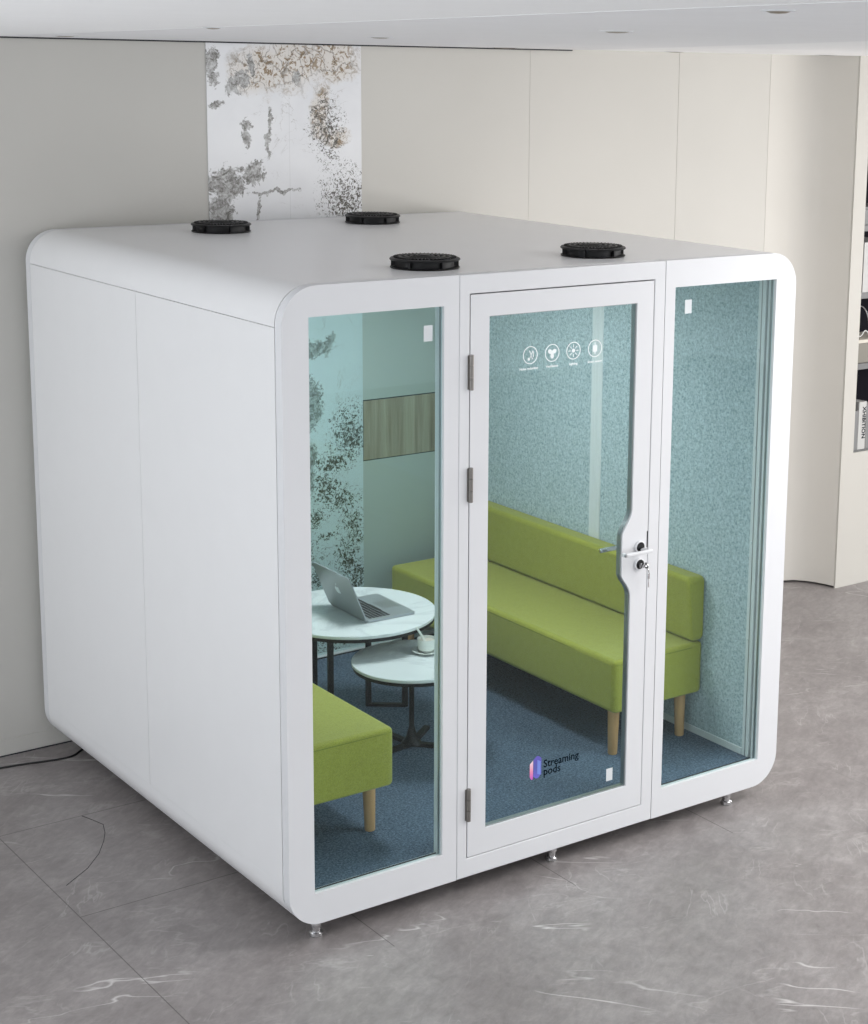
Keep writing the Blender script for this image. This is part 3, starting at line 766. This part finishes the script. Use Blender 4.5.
# ------------------------------------------------------------------ things in the niche
def box_obj(name, a, b, mat, parent=None, bevel=.002):
    bm = bmesh.new(); box(bm, a, b); return obj(name, bm, mat, parent, bevel=bevel)
nx = NX0+.007; ny = FY+.010
paper = plain('book_white', (.50, .495, .48), .6); grey = plain('book_grey', (.20, .20, .20), .6); tanm = plain('box_tan', (.22, .205, .175), .7); cream = plain('box_lid_cream', (.62, .58, .50), .6)
def book(x0, x1, z0, h, d, cover, label, word=None, group='books on the bottom niche shelf'):
    t = empty('book', ((x0+x1)/2, ny, z0)); hw = (x1-x0)/2
    bm = bmesh.new(); box(bm, (-hw, 0, .0005), (hw, .003, h)); box(bm, (-hw, .003, .0005), (-hw+.0025, d, h)); box(bm, (hw-.0025, .003, .0005), (hw, d, h)); obj('cover', bm, cover, t, bevel=.0008, seg=1)
    bm = bmesh.new(); box(bm, (-hw+.003, .0035, .004), (hw-.003, d-.004, h-.004)); obj('pages', bm, paper, t)
    if word:
        o = text_obj('spine_lettering', word, hw*1.25, (0, 0, 0), M['lettering'], t, weight=.0009)
        o.data.transform(Matrix.Translation((hw*.0, -.0007, h-.03)) @ Matrix.Rotation(math.radians(90), 4, 'Y'))
    return tag(t, label, 'book', group)
book(nx, nx+.034, S0, .235, .20, grey, 'slim grey book at the left end of the bottom niche shelf')
book(nx+.036, nx+.098, S0, .285, .22, paper, 'thick white book with black spine letters beside the slim grey book', 'XHIBITION')
book(nx+.100, nx+.15, S0, .27, .22, grey, 'grey book right of the white lettered book, at the photo edge')
# tan box with cream lid, and a white cord on it
tb = empty('storage_box', (nx+.16, ny+.12, S1))
box_obj('body', (-.155, -.11, .0005), (.155, .11, .118), tanm, tb); box_obj('lid', (-.158, -.113, .118), (.158, .113, .138), cream, tb)
tag(tb, 'tan storage box with pale lid on the middle niche shelf', 'box')
bm = bmesh.new(); tube(bm, [(nx+.005, ny+.03, S1+.143), (nx+.03, ny+.03, S1+.16), (nx+.07, ny+.05, S1+.146), (nx+.12, ny+.06, S1+.19), (nx+.16, ny+.06, S1+.143)], .003, 8, 2)
tag(obj('cord', bm, M['porcelain']), 'white cord lying on top of the tan storage box', 'cord')
bm = bmesh.new(); tube(bm, [(nx+.004, ny+.05, S1+.30), (nx+.02, ny+.05, S1+.325), (nx+.06, ny+.05, S1+.335), (nx+.12, ny+.06, S1+.30), (nx+.16, ny+.07, S1+.22), (nx+.17, ny+.07, S1+.143)], .004, 8, 2)
tag(obj('metal_hoop', bm, M['chrome']), 'thin pale metal hoop arching above the tan storage box', 'hoop')
book(nx+.012, nx+.06, S2, .29, .2, paper, 'tall white binder on the niche shelf above the tan box', None, 'binders on the upper niche shelf')
book(nx+.064, nx+.11, S2, .31, .2, paper, 'white binder right of the first one on the upper niche shelf', None, 'binders on the upper niche shelf')
gb = empty('grey_box', (nx+.13, ny+.12, S3)); box_obj('body', (-.12, -.11, .0005), (.12, .11, .09), grey, gb); box_obj('lid', (-.122, -.112, .09), (.122, .112, .105), shelf_mat, gb)
tag(gb, 'low grey box on the topmost visible niche shelf', 'box')

# ------------------------------------------------------------------ power cable on the floor
bm = bmesh.new(); tube(bm, [(-.62, 2.17, .004), (-.40, 2.15, .004), (-.24, 2.133, .004), (-.15, 2.12, .004), (-.07, 2.099, .004), (.02, 2.078, .004), (.075, 2.085, .004), (.11, 2.115, .004), (.16, 2.15, .006), (.24, 2.14, .02)], .0045, 10, 2)
tag(obj('power_cable', bm, M['cable']), 'black power cable lying on the floor, running under the rear left corner of the pod', 'cable')

# ------------------------------------------------------------------ camera
cam_d = bpy.data.cameras.new('camera'); cam = bpy.data.objects.new('camera', cam_d); C.objects.link(cam)
yaw, pitch, roll = -.6545, -.1954, .0167
cy_, sy_, cp, sp = math.cos(yaw), math.sin(yaw), math.cos(pitch), math.sin(pitch)
f = Vector((-sy_*cp, cy_*cp, sp)); r0 = Vector((cy_, sy_, 0)); u0 = r0.cross(f)
cr, sr = math.cos(roll), math.sin(roll)
r = cr*r0 + sr*u0; u = -sr*r0 + cr*u0
mw = Matrix(((r.x, u.x, -f.x, -2.6951), (r.y, u.y, -f.y, -4.9888), (r.z, u.z, -f.z, 3.0097), (0, 0, 0, 1)))
cam.matrix_world = mw
cam_d.sensor_fit = 'AUTO'; cam_d.sensor_width = 36
cam_d.lens = 1763.85/1024*36
cam_d.shift_x = -126.14/1024; cam_d.shift_y = -97.21/1024
cam_d.clip_start = .02
sc.camera = cam

# ------------------------------------------------------------------ light
w = bpy.data.worlds.new('world'); sc.world = w; w.use_nodes = True
w.node_tree.nodes['Background'].inputs[0].default_value = (.90, .95, 1, 1)
w.node_tree.nodes['Background'].inputs[1].default_value = 1.2
def area(name, loc, target, sx, sy, power, col=(1, 1, 1)):
    d = bpy.data.lights.new(name, 'AREA'); d.shape = 'RECTANGLE'; d.size = sx; d.size_y = sy; d.energy = power; d.color = col
    o = bpy.data.objects.new(name, d); C.objects.link(o); o.location = loc
    o.rotation_euler = (Vector(target)-Vector(loc)).to_track_quat('-Z', 'Y').to_euler()
    return o
area('daylight_right', (6.9, -1.6, 1.9), (2.5, .0, 2.6), 4.0, 2.0, 150, (1, .985, .96))
area('daylight_front', (1.5, -8.2, 1.9), (1.2, 0, 4.0), 5.5, 2.0, 30, (1, .99, .98))
area('daylight_left', (-4.6, -.8, 1.8), (-1.0, .6, 5.0), 4.5, 1.8, 80, (.92, .96, 1))
area('added_overhead_fill', (3.8, -3.6, 3.05), (3.8, -3.6, 0), 2.4, 2.0, 40, (1, .99, .98))  # unseen overhead fill, added to brighten floor and roof
area('added_overhead_fill', (3.3, -1.9, 3.05), (3.3, -1.9, 0), 1.8, 1.8, 85, (1, .99, .98))  # second added fill, lifts the pod roof
area('added_overhead_fill', (-2.5, .4, 3.05), (-2.5, .4, 0), 1.6, 2.0, 12, (.95, .98, 1))  # weak added fill out of view on the left, for roof and side
area('pod_lamp', (1.15, 1.1, 2.21), (1.15, 1.1, 0), .35, .6, 16, (.97, 1, 1))

sc.view_settings.view_transform = 'Standard'; sc.view_settings.look = 'None'
sc.view_settings.gamma = 1; sc.view_settings.use_curve_mapping = False
sc.view_settings.exposure = 0.0
